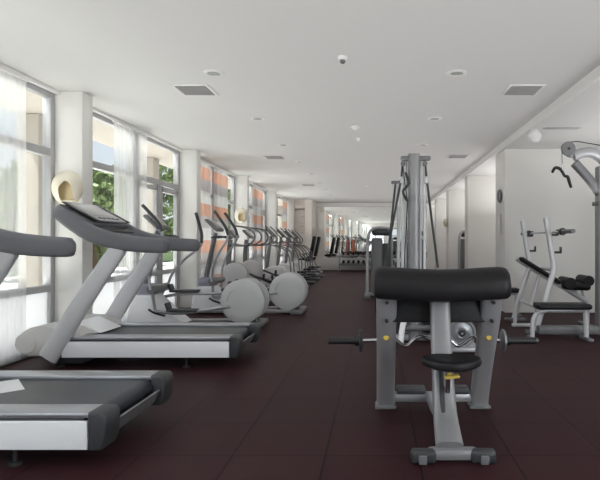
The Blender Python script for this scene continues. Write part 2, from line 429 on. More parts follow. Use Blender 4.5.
# cream wall sconces
def sconce(loc, label, rz=0, s=1.):
    t = thing('wall_sconce', label, 'wall lamp', loc, rz, 'cream rounded wall lamps')
    t.scale = (s,)*3
    mb = MB()
    def shell(u, v):
        a = PI*u; b = PI*(v*.94+.03)
        x = -.165*math.cos(b); rr = math.sin(b)
        return (x*1.0, -.13*math.sin(a)*rr, .19*math.cos(a)*rr*.98)
    # bulging shell with an arched opening in the lower front
    N1, N2 = 28, 28
    g = {}
    for i in range(N1+1):
        for j in range(N2+1):
            g[i,j] = mb.bm.verts.new(shell(i/N1, j/N2))
    for i in range(N1):
        for j in range(N2):
            c = (g[i,j].co+g[i+1,j+1].co)/2
            if abs(c.x-.035) < .062 and -.14 < c.z < .0 + .06*math.cos((c.x-.035)/.062*PI/2) and c.y < -.03: continue
            mb.bm.faces.new((g[i,j], g[i+1,j], g[i+1,j+1], g[i,j+1]))
    bmesh.ops.remove_doubles(mb.bm, verts=mb.bm.verts[:], dist=.002)
    bmesh.ops.solidify(mb.bm, geom=mb.bm.faces[:], thickness=.008)
    obj('shell', mb, 'creamshell', t)
    obj('inner_reflector', MB().box((0,-.022,-.01), (.22,.014,.28), bev=.005), 'amber', t)
    obj('wall_plate', MB().box((0,-.008,0), (.20,.014,.26), bev=.005), 'cream', t)
    return t
sconce((-3.31, P0-.001, 1.73), 'large cream shell wall lamp on the nearest window pillar behind the treadmill')
sconce((-3.31, P0+2*STEP-.001, 1.80), 'small cream wall lamp on the pillar right of the striped panels')
sconce((2.06, 14.79+.25, 1.72), 'cream wall lamp on the edge of a right hand partition beyond the tower', -PI/2, .75)
ck = thing('wall_clock', 'round dark rimmed wall clock on the end of the nearest right partition', 'clock', (XB, 8.55, 1.92))
obj('rim', MB().lathe([(.10,-.001),(.112,-.008),(.112,-.02),(.105,-.024),(.098,-.018)], axis='X'), 'mgrey', ck)
obj('dial', MB().lathe([(.001,-.017),(.099,-.017),(.099,-.010),(.001,-.010)], axis='X'), 'clockface', ck)
obj('hands', MB().box((-.0185, 0, .03), (.003,.008,.07)).box((-.0185, .03, 0), (.003,.05,.008)), 'black', ck)
t = tag(obj('wall_thermostat', MB().box((XB-.008, 8.55, 1.45), (.016,.10,.34), bev=.004), 'white'), 'slim white control strip below the wall clock', 'wall control')

# ------------------------------------------------------------------ treadmills
def treadmill():
    """front (motor) at -x, rear at +x"""
    t = thing('treadmill', '', 'treadmill', (0,0,0), 0, 'treadmills facing the windows')
    # deck frame
    for sy in (-1, 1):
        pts = [(-.55,.105),(.963,.105),(.963,.248),(-.55,.248)]
        obj('side_panel', MB().prism(pts, sy*.425-.012, sy*.425+.012, .006), 'tmwhite', t)
        obj('side_rail', MB().box((.22, sy*.355, .276), (1.51, .15, .028), bev=.009), 'rail', t)
    obj('deck_frame', MB().box((.16, 0, .185), (1.56, .84, .155), bev=.006), 'dgrey', t)
    # belt with rolled rear end
    bp = [(-.56,.268),(.92,.268),(.955,.262),(.975,.24),(.98,.21),(.97,.18),(.945,.16),(-.56,.16)]
    obj('running_belt', MB().prism(bp, -.275, .275), 'belt', t)
    # rear end cap, wrapping downwards
    cap = [(.966,.10),(.966,.290),(1.03,.288),(1.05,.270),(1.056,.225),(1.048,.14),(1.03,.10)]
    for sy in (-1, 1): obj('rear_end_cap', MB().prism(cap, sy*.355-.08, sy*.355+.08, .01), 'dgrey', t)
    obj('rear_roller_guard', MB().prism([(.97,.10),(.995,.13),(1.03,.20),(1.02,.205),(.985,.15),(.955,.10)], -.285, .285), 'mgrey', t)
    # motor hood
    hp = [(-1.01,.20),(-1.0,.27),(-.94,.325),(-.87,.365),(-.75,.385),(-.58,.385),(-.47,.35),(-.40,.295),(-.40,.10),(-.88,.10),(-.95,.13)]
    obj('motor_hood', MB().prism(hp, -.40, .40, .03), 'hood', t)
    for sy in (-1, 1): obj('hood_side_disc', MB().lathe([(.001,sy*.408),(.088,sy*.408),(.095,sy*.402),(.095,sy*.39),(.001,sy*.39)], c=(-.895,0,.225)), 'hood', t)
    obj('hood_crest', MB().prism([(-.66,.372),(-.55,.392),(-.32,.287),(-.42,.275)], -.20, .20, .008), 'tmwhite', t)
    for (x, y) in ((-.62,-.33), (-.62,.33), (.55,-.36), (.55,.36)):
        obj('foot', MB().cyl((x,y,0), (x,y,.018), .032).cyl((x,y,.018), (x,y,.11), .012), 'rubber', t)
    obj('underbody', MB().box((-.55, 0, .07), (.30,.72,.075), bev=.01), 'dgrey', t)
    # uprights
    for sy in (-1, 1):
        obj('upright', MB().tube([(-.675, sy*.428, .10), (-.37, sy*.42, .60), (-.04, sy*.41, 1.10)], [1.05,1,.92], seg=20, flat=(.034,.082)), 'light', t)
    # handrails that rise to the console
    for sy in (-1, 1):
        P = [(-.665, sy*.30, 1.46), (-.60, sy*.36, 1.41), (-.45, sy*.395, 1.32), (-.28, sy*.405, 1.22), (-.06, sy*.405, 1.155), (.16, sy*.405, 1.125), (.355, sy*.405, 1.115), (.385, sy*.405, 1.115), (.405, sy*.405, 1.115)]
        obj('handrail', MB().tube(P, [.55,.85,1.,1,1,.95,.88,.70,.35], seg=20, flat=(.05,.075)), 'arm', t)
    # console: front shroud and tilted face
    q = .50
    c = MB().box((-.49, 0, 1.395), (.38,.66,.055), rot=(0,q,0), bev=.02, seg=3)
    obj('console_body', c, 'arm', t)
    con = obj('console_face', MB().box((-.47, 0, 1.436), (.37,.54,.02), rot=(0,q,0), bev=.007), 'silver', t)
    obj('console_screen', MB().box((-.505, 0, 1.467), (.26,.44,.006), rot=(0,q,0), bev=.002), 'screen', con)
    for sy in (-1, 1): obj('console_well', MB().box((-.455, sy*.30, 1.437), (.36,.065,.012), rot=(0,q,0), bev=.004), 'black', t)
    mb = MB()
    for k in range(5): mb.box((-.345, -.16+k*.08, 1.382), (.022,.05,.006), rot=(0,q,0), bev=.003)
    obj('buttons', mb, 'black', con)
    obj('front_crossbar', MB().tube([(-.27,-.37,1.17), (-.24,-.15,1.16), (-.24,.15,1.16), (-.27,.37,1.17)], .022), 'arm', t)
    obj('bottle_tray', MB().box((-.27, 0, 1.262), (.12,.46,.02), rot=(0,.25,0), bev=.008), 'black', t)
    return t
tm = treadmill()
tm['label'] = 'treadmill at the lower left corner with a paper on its belt'; tm.location = (-2.42, 2.995, 0)
dup(tm, (-2.30, 5.04, 0), 'complete treadmill further back in front of the white pillar, console visible')
t = tag(obj('paper_sheet', MB().box((0,0,0), (.30,.30,.003), rot=(0,0,.72)), 'paper', loc=(-2.315, 3.06, .2705)), 'white sheet of paper lying on the nearest treadmill belt', 'paper')

# ------------------------------------------------------------------ cross trainers with a rear disc
def cross_trainer(swing):
    """front tower at -x; origin below the tower; discs at the rear"""
    t = thing('cross_trainer', '', 'cross trainer', (0,0,0), 0, 'cross trainers with round rear discs')
    obj('base_rail', MB().box((.62, -.2, .045), (1.7,.07,.05), bev=.015).box((.62, .2, .045), (1.7,.07,.05), bev=.015), 'silver', t)
    obj('rear_foot', MB().box((1.46, 0, .035), (.20,.60,.07), bev=.02), 'mgrey', t)
    obj('front_foot', MB().box((-.20, 0, .035), (.13,.60,.07), bev=.02), 'mgrey', t)
    hs = [(-.26,.06),(-.22,.30),(-.14,.44),(.10,.44),(.17,.30),(.36,.17),(.52,.06)]
    obj('front_housing', MB().prism(hs, -.17, .17, .035), 'tmwhite', t)
    obj('housing_slot', MB().tube([(.05,-.175,.25),(.14,-.178,.20),(.27,-.176,.165)], .014), 'black', t)
    obj('tower_collar', MB().prism([(-.15,.43),(.10,.43),(.07,.58),(-.14,.58)], -.14, .14, .03), 'lav', t)
    obj('mast', MB().tube([(-.06,0,.55), (-.0,0,.85), (.07,0,1.18), (.10,0,1.30)], [1,1,.9,.85], seg=16, flat=(.05,.035)), 'mgrey', t)
    con = obj('console', MB().box((.08, 0, 1.42), (.27,.36,.05), rot=(0,.75,0), bev=.02), 'mgrey', t)
    obj('console_screen', MB().box((.103, 0, 1.443), (.20,.27,.01), rot=(0,.75,0), bev=.004), 'screen', con)
    obj('fixed_handle', MB().tube([(.08,-.14,1.22), (.22,-.2,1.24), (.32,-.16,1.22), (.33,0,1.215), (.32,.16,1.22), (.22,.2,1.24), (.08,.14,1.22)], .016), 'dgrey', t)
    obj('pivot_hub', MB().cyl((.12,-.27,.52), (.12,.27,.52), .055, seg=20), 'mgrey', t)
    for sy in (-1, 1):
        sw = swing*(1.1 if sy > 0 else -.45)
        def rot(x, z):
            dx, dz = x-.12, z-.52
            return (.12+dx*math.cos(sw)+dz*math.sin(sw), .52-dx*math.sin(sw)+dz*math.cos(sw))
        pts = [(.12,.52),(.13,.72),(.22,.95),(.34,1.14),(.38,1.26),(.34,1.38),(.25,1.52),(.165,1.64)]
        P = [(*rot(x,z)[:1], sy*.27, rot(x,z)[1]) for x, z in pts]
        h = obj('moving_handle', MB().tube(P, .0185, seg=12), 'silver', t)
        obj('grip', MB().tube(P[4:], .023, seg=12), 'dgrey', h)
        low = rot(.12, .27)
        dz = .11*sy*(1 if swing else .4)
        ph = obj('pedal_arm', MB().tube([(low[0], sy*.20, .30+dz*.6), (low[0]+.35, sy*.19, .31+dz), (1.15, sy*.19, .36+dz*.6)], .022).tube([(.12,sy*.24,.52),(low[0],sy*.20,.30+dz*.6)], .02, sub=1), 'silver', t)
        px = low[0]+.36
        pd = MB().box((px, sy*.19, .352+dz), (.40,.15,.035), bev=.015)
        pd.box((px-.19, sy*.19, .40+dz), (.03,.15,.11), rot=(0,-.35,0), bev=.012)
        obj('pedal', pd, 'dgrey', t)
    obj('disc_hub', MB().cyl((1.30,-.12,.35), (1.30,.12,.35), .235, seg=40), 'dgrey', t)
    for sy in (-1, 1):
        prof = [(.001,.012),(.06,.014),(.20,.008),(.27,-.004),(.293,-.022),(.293,-.045),(.27,-.05),(.001,-.05)]
        pr = [(r, sy*(h+.19)) for r, h in prof]
        obj('disc_cover', MB().lathe(pr, c=(1.30,0,.355), seg=56), 'disc', t)
    ring = [(1.30+.19*math.cos(a), -.205, .355+.19*math.sin(a)) for a in [2.2+.1*k for k in range(10)]]
    obj('disc_mark', MB().tube(ring, .004, seg=6, sub=1), 'silver', t)
    obj('disc_stand', MB().prism([(1.12,.06),(1.48,.06),(1.40,.24),(1.20,.24)], -.10, .10, .01), 'dgrey', t)
    return t
xa = cross_trainer(.30); xa.location = (-3.10, 6.98, 0)
xa['label'] = 'nearest cross trainer, partly hidden behind the second treadmill, arms swung apart'
xb = cross_trainer(.0); xb.location = (-2.74, 8.35, 0)
xb['label'] = 'second cross trainer in front of the striped panels, arms level'

# ------------------------------------------------------------------ machines with looped handlebars and a front disc
def loop_trainer():
    t = thing('front_disc_trainer', '', 'elliptical trainer', (0,0,0), 0, 'elliptical trainers with looped handlebars')
    obj('base_frame', MB().box((.45, 0, .045), (1.4,.10,.06), bev=.02).box((-.22,0,.04), (.10,.58,.07), bev=.02).box((1.12,0,.04), (.10,.58,.07), bev=.02), 'silver', t)
    obj('drive_core', MB().cyl((0,-.07,.50), (0,.07,.50), .19, seg=36).box((0,0,.2), (.3,.14,.3), bev=.02), 'dgrey', t)
    for sy in (-1, 1):
        pr = [(r, sy*(h+.11)) for r, h in ((.001,.012),(.16,.01),(.225,-.004),(.24,-.02),(.24,-.04),(.001,-.04))]
        obj('disc_cover', MB().lathe(pr, c=(0,0,.52), seg=44), 'disc', t)
    obj('mast', MB().tube([(-.13,0,.55), (-.13,0,.9), (-.10,0,1.2)], [1,1,.9], flat=(.035,.045), seg=14), 'mgrey', t)
    con = obj('console', MB().box((-.06, 0, 1.32), (.24,.34,.05), rot=(0,.8,0), bev=.02), 'mgrey', t)
    obj('console_screen', MB().box((-.04, 0, 1.34), (.17,.25,.008), rot=(0,.8,0), bev=.003), 'screen', con)
    obj('handlebar', MB().tube([(-.08,-.10,1.12),(.1,-.25,1.08),(.3,-.27,1.10),(.42,-.27,1.20),(.40,-.27,1.33),(.25,-.26,1.42),(.02,-.2,1.45)], .018)
        .tube([(-.08,.10,1.12),(.1,.25,1.08),(.3,.27,1.10),(.42,.27,1.20),(.40,.27,1.33),(.25,.26,1.42),(.02,.2,1.45)], .016), 'mgrey', t)
    obj('accessory_tray', MB().box((.02,0,1.08), (.22,.40,.03), bev=.012), 'dgrey', t)
    for sy in (-1, 1):
        a = obj('pedal_arm', MB().tube([(.05, sy*.17, .52+sy*.08), (.5, sy*.18, .36+sy*.05), (1.05, sy*.18, .18)], .02), 'dgrey', t)
        obj('pedal', MB().box((.68, sy*.18, .34+sy*.04), (.38,.15,.035), rot=(0,.25,0), bev=.012).box((.50, sy*.18, .44+sy*.04), (.025,.15,.10), bev=.01), 'black', t)
    obj('rear_ramp', MB().prism([(.75,.06),(1.18,.06),(1.15,.13),(.80,.16)], -.25, .25, .012), 'mgrey', t)
    return t
lt = loop_trainer(); lt.location = (-2.70, 9.75, 0); lt['label'] = 'first elliptical with looped bars and small front disc, behind the striped-panel cross trainer'
dup(lt, (-2.74, 11.1, 0), 'second elliptical with looped bars, standing beyond the first and nearer the mirror')

# steppers with V handles
def stepper():
    t = thing('stair_stepper', '', 'stepper', (0,0,0), 0, 'steppers further down the window row')
    obj('base', MB().box((.35, 0, .04), (1.15,.52,.07), bev=.02), 'dgrey', t)
    obj('drive_housing', MB().prism([(-.25,.07),(-.22,.40),(.0,.56),(.30,.54),(.42,.40),(.42,.07)], -.2, .2, .04), 'disc', t)
    obj('mast', MB().tube([(-.10,0,.5), (-.05,0,.9), (.0,0,1.3)], [1,.95,.85], flat=(.05,.04), seg=14), 'mgrey', t)
    con = obj('console', MB().box((.0, 0, 1.38), (.28,.34,.05), rot=(0,.8,0), bev=.02), 'dgrey', t)
    obj('console_screen', MB().box((.022, 0, 1.40), (.2,.25,.008), rot=(0,.8,0), bev=.003), 'screen', con)
    for sy in (-1, 1):
        obj('handle', MB().tube([(.0,sy*.1,1.18),(.12,sy*.27,1.12),(.20,sy*.28,1.22),(.08,sy*.28,1.38),(-.08,sy*.27,1.54)], .019), 'mgrey', t)
        obj('pedal', MB().box((.62, sy*.14, .26+sy*.07), (.40,.17,.04), bev=.015).tube([(.3,sy*.14,.3),(.62,sy*.14,.24+sy*.07)], .02, sub=1), 'black', t)
        obj('side_rail', MB().tube([(.05,sy*.24,1.08),(.35,sy*.25,.98),(.50,sy*.25,.75),(.55,sy*.24,.07)], .016), 'mgrey', t)
    return t
st = stepper(); st.location = (-2.62, 12.6, 0); st['label'] = 'nearest stepper, grey housing, in front of the third window bay'
for k, (y, l) in enumerate(((13.95, 'second stepper along the window row, beside the third bay panel'), (15.3, 'third stepper along the window row, by the fourth pillar'), (16.6, 'last stepper, just before the black-backed recumbent bikes'))):
    dup(st, (-2.62-.02*k, y, 0), l)
def recumbent():
    t = thing('recumbent_bike', '', 'exercise bike', (0,0,0), 0, 'recumbent bikes at the end of the window row')
    obj('base_frame', MB().box((.27, 0, .05), (1.3,.10,.07), bev=.02).box((-.33,0,.035), (.10,.5,.06), bev=.02).box((.88,0,.035), (.10,.5,.06), bev=.02), 'silver', t)
    obj('drive_housing', MB().prism([(-.38,.09),(-.36,.45),(-.2,.60),(.05,.52),(.22,.25),(.22,.09)], -.11, .11, .03), 'disc', t)
    obj('mast', MB().tube([(-.22,0,.55), (-.18,0,.9), (-.10,0,1.15)], .03), 'silver', t)
    con = obj('console', MB().box((-.08, 0, 1.22), (.24,.32,.05), rot=(0,.9,0), bev=.02), 'dgrey', t)
    obj('console_screen', MB().box((-.06, 0, 1.24), (.17,.22,.008), rot=(0,.9,0), bev=.003), 'screen', con)
    obj('seat_post', MB().tube([(.82,0,.08),(.60,0,.5)], .03, sub=1).tube([(.35,0,.08),(.55,0,.5)], .03, sub=1), 'silver', t)
    obj('seat', MB().box((.48, 0, .54), (.40,.42,.09), bev=.04, seg=3), 'vinyl', t)
    obj('backrest', MB().box((.74, 0, .98), (.10,.42,.76), rot=(0,.20,0), bev=.045, seg=3), 'vinyl', t)
    for sy in (-1, 1):
        obj('seat_handle', MB().tube([(.64,sy*.22,.56),(.46,sy*.28,.60),(.32,sy*.29,.74)], .018), 'dgrey', t)
        obj('pedal', MB().cyl((-.05, sy*.11, .34), (-.05, sy*.16, .34), .02).box((-.05+sy*.15, sy*.21, .36), (.12,.10,.04), bev=.01).tube([(-.05,sy*.15,.34),(-.05+sy*.15,sy*.155,.36)], .014, sub=1), 'black', t)
    return t
rb = recumbent(); rb.location = (-2.98, 17.75, 0); rb['label'] = 'nearer of the two recumbent bikes with a tall black backrest'
dup(rb, (-2.96, 18.95, 0), 'recumbent bike with black backrest closest to the mirror')

# ------------------------------------------------------------------ preacher curl bench
pb = thing('preacher_curl_bench', 'grey preacher curl bench with wide black arm pad in the foreground', 'weight bench', (.385, 3.10, 0))
for sx in (-1, 1):
    # posts lean towards the camera at the top
    P = [(sx*.325, .46, .0), (sx*.325, .42, .12), (sx*.325, .26, .42), (sx*.325, .12, .66), (sx*.325, .04, .86)]
    post = obj('side_post', MB().tube(P, [1,1,1,1.03,1.05], seg=20, flat=(.062,.045), up=(1,0,0)), 'silver', pb)
    obj('post_foot', MB().box((sx*.325, .46, .012), (.145,.125,.024), bev=.008), 'mgrey', post)
    obj('bar_hook', MB().box((sx*.325, .345, .445), (.05,.14,.03), bev=.01).box((sx*.325, .405, .47), (.05,.02,.075), bev=.008), 'steel', post)
    obj('hook_knob', MB().lathe([(.001,-.03),(.015,-.03),(.021,-.02),(.021,0),(.012,.03),(.001,.03)], c=(sx*.325-.002, .155, .545), seg=18), 'yellow', post)
    obj('bolt', MB().cyl((sx*.325,.05,.79), (sx*.325,.0,.78), .011).cyl((sx*.325,.10,.67), (sx*.325,.045,.66), .011), 'dgrey', post)
# pad: rolled top edge, sloping away and down
prof = [(-.115,.76),(-.14,.83),(-.135,.92),(-.09,.975),(-.03,.997),(.06,.985),(.20,.925),(.47,.70),(.50,.66),(.46,.625),(.15,.80),(.05,.79),(.0,.72),(-.04,.64),(-.075,.65),(-.065,.74)]
mb = MB()
def padsec(x, yy, zz, k):
    return [(x, a*k+yy, b) for a, b in prof]
# build by lofting so that the ends are rounded
def loft(mb, secs):
    R = [[mb.bm.verts.new(p) for p in s_] for s_ in secs]
    n_ = len(R[0])
    for i in range(len(R)-1):
        for k in range(n_): mb.bm.faces.new((R[i][k], R[i][(k+1)%n_], R[i+1][(k+1)%n_], R[i+1][k]))
    mb.bm.faces.new(R[0][::-1]); mb.bm.faces.new(R[-1])
roll = [(-.145,.845),(-.142,.92),(-.115,.972),(-.06,.998),(.0,1.0),(.06,.985),(.27,.875),(.47,.72),(.50,.68),(.47,.645),(.22,.775),(.05,.845),(-.02,.83),(-.06,.815),(-.10,.812),(-.132,.822)]
cx = sum(p[0] for p in roll)/len(roll); cz = sum(p[1] for p in roll)/len(roll)
def sec(x, k, dip=0):
    out = []
    for a, b in roll:
        sh = .035*(1-k)
        a2 = a+(-1 if a > 0.1 else 1)*sh*1.0; b2 = b+(-1 if b > .88 else 1)*sh
        out.append((x, a2, b2-dip))
    return out
xs = [(-.402,.2),(-.397,.62),(-.382,.9),(-.352,1),(-.25,1),(-.12,1),(0,1),(.12,1),(.25,1),(.352,1),(.382,.9),(.397,.62),(.402,.2)]
loft(mb, [sec(x, k, .016*max(0, 1-(x/.30)**2)) for x, k in xs])
obj('arm_pad', mb, 'vinyl', pb)
obj('chest_panel', MB().box((0, .12, .76), (.70,.05,.23), rot=(-.2,0,0), bev=.006), 'vinyl', pb)
# centre column: from pad down to the front foot
obj('centre_column', MB().tube([(0,.045,.84),(0,-.02,.60),(0,-.12,.36),(0,-.22,.17),(0,-.40,.06)], [1,1,1.03,1.1,1.2], seg=20, flat=(.062,.038), up=(1,0,0)), 'column', pb)
sl = obj('seat_slot', MB().tube([(-.014,-.118,.45),(-.014,-.160,.36),(-.014,-.243,.19)], 1, seg=8, sub=1, flat=(.014,.012), up=(1,0,0)), 'dgrey', pb)
obj('floor_brace', MB().tube([(-.01,-.14,.20),(0,.10,.10),(0,.44,.075)], [1,1,1], seg=14, flat=(.045,.04), up=(1,0,0)), 'silver', pb)
cbx = obj('rear_cross_member', MB().box((0,.45,.075), (.60,.07,.065), bev=.02), 'silver', pb)
for sx in (-1, 1): obj('foot_plate', MB().box((sx*.15,.445,.125), (.20,.10,.045), bev=.012), 'dgrey', cbx)
ff = obj('front_foot_bar', MB().box((.012,-.42,.040), (.26,.075,.056), bev=.018), 'column', pb)
for sx in (-1, 1):
    e = obj('foot_end_cap', MB().box((.012+sx*.155,-.438,.035), (.135,.065,.068), bev=.02, seg=3), 'dgrey', ff)
    obj('rubber_wedge', MB().box((.012+sx*.16,-.474,.026), (.042,.012,.046), bev=.004), 'mgrey', e)
st_ = obj('seat_stem', MB().cyl((.015,-.25,.455), (.015,-.21,.30), .014), 'chrome', pb)
def saddle(u, v):
    a = 2*PI*u; r = v
    x = .168*r*math.cos(a)*(1-.08*math.sin(a)); y = -.13*r*math.sin(a)
    return x, y
mb = MB()
top = []; NU = 32
rings = []
for r, z in ((.02,.555),(.5,.553),(.8,.556),(.95,.548),(1.0,.532),(.97,.514),(.85,.503),(.5,.498),(.02,.497)):
    rings.append([mb.bm.verts.new((.028+.168*r*math.cos(2*PI*k/NU), -.27+.135*r*math.sin(2*PI*k/NU), z-.05+.012*abs(math.cos(2*PI*k/NU))*r)) for k in range(NU)])
for i in range(len(rings)-1):
    for k in range(NU): mb.bm.faces.new((rings[i][k], rings[i][(k+1)%NU], rings[i+1][(k+1)%NU], rings[i+1][k]))
mb.bm.faces.new(rings[0]); mb.bm.faces.new(rings[-1][::-1])
obj('seat', mb, 'vinyl', pb)
obj('adjuster_lever', MB().box((.03,-.275,.405), (.085,.05,.016), rot=(0,-.1,0), bev=.006).cyl((.015,-.262,.405), (.015,-.262,.45), .011), 'yellow', pb)

# curl bar lying on the hooks
ez = thing('curl_barbell', 'chrome bent curl bar with black sleeves resting on the bench hooks', 'barbell', (.375, 3.475, .645))
zc = -.0
obj('bent_shaft', MB().tube([(-.47,0,-.01),(-.36,0,-.005),(-.27,0,.012),(-.18,0,-.045),(-.09,0,.02),(0,0,.0),(.09,0,.02),(.18,0,-.045),(.27,0,.012),(.36,0,-.005),(.47,0,-.01)], .0125, seg=12), 'chrome', ez)
for sx in (-1, 1):
    obj('sleeve', MB().cyl((sx*.50,0,-.01), (sx*.705,0,-.01), .0235, seg=20), 'black', ez)
    obj('weight_plate', MB().lathe([(.0245,sx*.475),(.07,sx*.475),(.078,sx*.48),(.078,sx*.49),(.07,sx*.495),(.0245,sx*.495)], c=(0,0,-.01), axis='X', seg=36), 'dgrey' if sx < 0 else 'plate', ez)
    obj('collar', MB().cyl((sx*.495,0,-.01), (sx*.525,0,-.01), .034, seg=20), 'black', ez)
ez.location = (.375, 3.475, .487)

# ------------------------------------------------------------------ cable towers
def tower():
    t = thing('cable_tower', '', 'cable machine', (0,0,0), 0, 'tall light grey cable towers')
    H = 2.17
    obj('main_column', MB().tube([(0,0,.03),(0,0,1.1),(0,0,H)], 1, seg=24, sub=1, flat=(.068,.09), up=(1,0,0)), 'column', t)
    obj('top_crossbar', MB().box((.02,0,H-.045), (.35,.07,.055), bev=.02), 'mgrey', t)
    obj('base_frame', MB().box((0,0,.04), (.55,.10,.07), bev=.02).box((0,.35,.04), (.10,.8,.07), bev=.02), 'silver', t)
    for sx in (-1, 1):
        obj('guide_rod', MB().cyl((sx*.125,.02,.08), (sx*.125,.02,H-.06), .016).cyl((sx*.085,.06,.08), (sx*.085,.06,H-.06), .012), 'tmwhite', t)
        w = obj('weight_stack', MB().box((sx*.16,.05,.45), (.10,.16,.72), bev=.01), 'dgrey', t)
        obj('pulley', MB().lathe([(.001,-.012),(.03,-.012),(.024,0),(.03,.012),(.001,.012)], c=(sx*.125,-.03,H-.11), seg=24), 'mgrey', t)
        xx = .62 if sx < 0 else .42
        obj('slanted_strut', MB().tube([(sx*.135,-.02,H-.12),(sx*.145,-.02,H-.26),(sx*(.14+xx*.16*1.0),-.02,1.4),(sx*(.14+xx*.33),-.02,.85)], [.010,.014,.014,.014], sub=1), 'dgrey', t)
        obj('swivel_clamp', MB().box((sx*.14,-.02,H-.30), (.045,.05,.08), bev=.01), 'light', t)
    obj('cable', MB().tube([(-.13,-.04,H-.14),(-.10,-.05,H-.4),(-.075,-.05,H-.55),(-.12,-.05,.8)], .006, seg=6, sub=1), 'black', t)
    obj('strap_handle', MB().tube([(-.10,-.07,H-.22),(-.07,-.08,H-.35),(-.13,-.08,H-.44),(-.08,-.08,H-.55)], .016, seg=8), 'dgrey', t)
    obj('pull_arm', MB().tube([(-.08,-.06,.36),(-.14,-.20,.20),(-.17,-.30,.03)], .034), 'tmwhite', t)
    obj('pull_arm', MB().tube([(-.12,-.10,.16),(.05,-.14,.17),(.30,-.15,.17)], .034), 'mgrey', t)
    obj('pull_arm', MB().tube([(-.12,-.08,.27),(.08,-.09,.29),(.38,-.08,.29)], .034), 'tmwhite', t)
    return t
tw = tower(); tw.location = (.43, 5.95, 0); tw['label'] = 'tall light grey cable tower rising behind the preacher bench'
t = thing('cable_post', 'thin grey cable post with a small T top just left behind the tall tower', 'cable machine', (.31, 8.05, 0))
obj('post', MB().cyl((.03,0,.05), (.03,0,2.08), .028), 'light', t)
obj('top_bar', MB().box((0,0,2.09), (.17,.06,.05), bev=.015), 'mgrey', t)
obj('slanted_strut', MB().tube([(-.02,-.02,2.06),(-.09,-.03,1.4),(-.17,-.04,.62)], .018, sub=1), 'dgrey', t)
obj('guide_rod', MB().cyl((.085,.05,.05), (.085,.05,2.05), .013), 'tmwhite', t)
obj('base_frame', MB().box((0,0,.03), (.5,.5,.05), bev=.015), 'silver', t)
obj('weight_stack', MB().box((.05,.13,.45), (.16,.12,.75), bev=.01), 'dgrey', t)
# chrome weight plate leaning against the tower arm
pl = thing('weight_plate', 'round grey weight plate behind the curl bar, hung on a storage peg', 'weight plate', (.90, 5.35, 0))
obj('plate_disc', MB().lathe([(.03,-.012),(.05,-.02),(.06,-.012),(.115,-.012),(.125,-.022),(.145,-.022),(.15,-.012),(.15,.012),(.12,.022),(.03,.02)], c=(0,0,.20), seg=48), 'plate', pl)
obj('hub_ring', MB().lathe([(.012,-.03),(.035,-.03),(.035,-.02),(.012,-.02)], c=(0,0,.20), seg=24), 'black', pl)
pl.location = (.885, 5.33, 0)
ph = thing('plate_holder', 'low grey frame with pegs on the floor behind the preacher bench', 'plate holder', (.885, 5.45, 0))
obj('floor_rail', MB().box((0,.05,.035), (.36,.5,.05), bev=.015), 'silver', ph)
obj('post', MB().box((0,.02,.28), (.06,.06,.50), bev=.015), 'silver', ph)
obj('peg', MB().cyl((0,.0,.20), (0,-.16,.20), .0145), 'chrome', ph)

# ------------------------------------------------------------------ selectorised weight machines
def stack_machine(w=.5):
    t = thing('weight_stack_machine', '', 'weight machine', (0,0,0), 0, None)
    obj('arch_frame', MB().tube([(-.26,-.25,.0),(-.255,-.25,.7),(-.24,-.22,1.22),(-.17,-.15,1.40),(.0,-.1,1.44),(.22,-.1,1.42)], .033, seg=12), 'silver', t)
    obj('rear_leg', MB().tube([(.26,.2,.0),(.25,.2,.8),(.22,.1,1.42)], .033, seg=12).box((0,.2,.04), (.58,.08,.07), bev=.02), 'silver', t)
    obj('base_foot', MB().box((-.26,.0,.035), (.12,.75,.07), bev=.02), 'mgrey', t)
    obj('stack_shroud', MB().box((-.06,.05,.66), (.24,.30,1.14), bev=.05, seg=3), 'mgrey', t)
    obj('inner_stack', MB().box((.13,.05,.62), (.16,.24,1.0), bev=.015), 'black', t)
    obj('top_cover', MB().box((.04,.0,1.36), (.42,.26,.16), bev=.06, seg=3), 'dgrey', t)
    obj('seat', MB().box((.45,-.05,.48), (.36,.34,.08), bev=.03), 'vinyl', t)
    obj('seat_post', MB().box((.45,-.05,.22), (.08,.08,.44), bev=.015).box((.36,-.05,.03), (.5,.08,.05), bev=.012), 'silver', t)
    obj('backrest', MB().box((.68,-.05,.80), (.08,.32,.50), rot=(0,.12,0), bev=.03), 'vinyl', t)
    obj('backrest_stay', MB().tube([(.56,-.05,.45),(.72,-.05,.50),(.75,-.05,.85)], .02), 'silver', t)
    return t
sm = stack_machine(); sm.location = (.06, 10.6, 0); sm['label'] = 'grey shrouded weight machine left of the cable towers'
dup(sm, (2.36, 13.35, 0), 'dark weight machine in the recess between two right hand partitions')
dup(sm, (.95, 12.6, 0), 'weight machine with pale frame just right of the tall tower', PI)

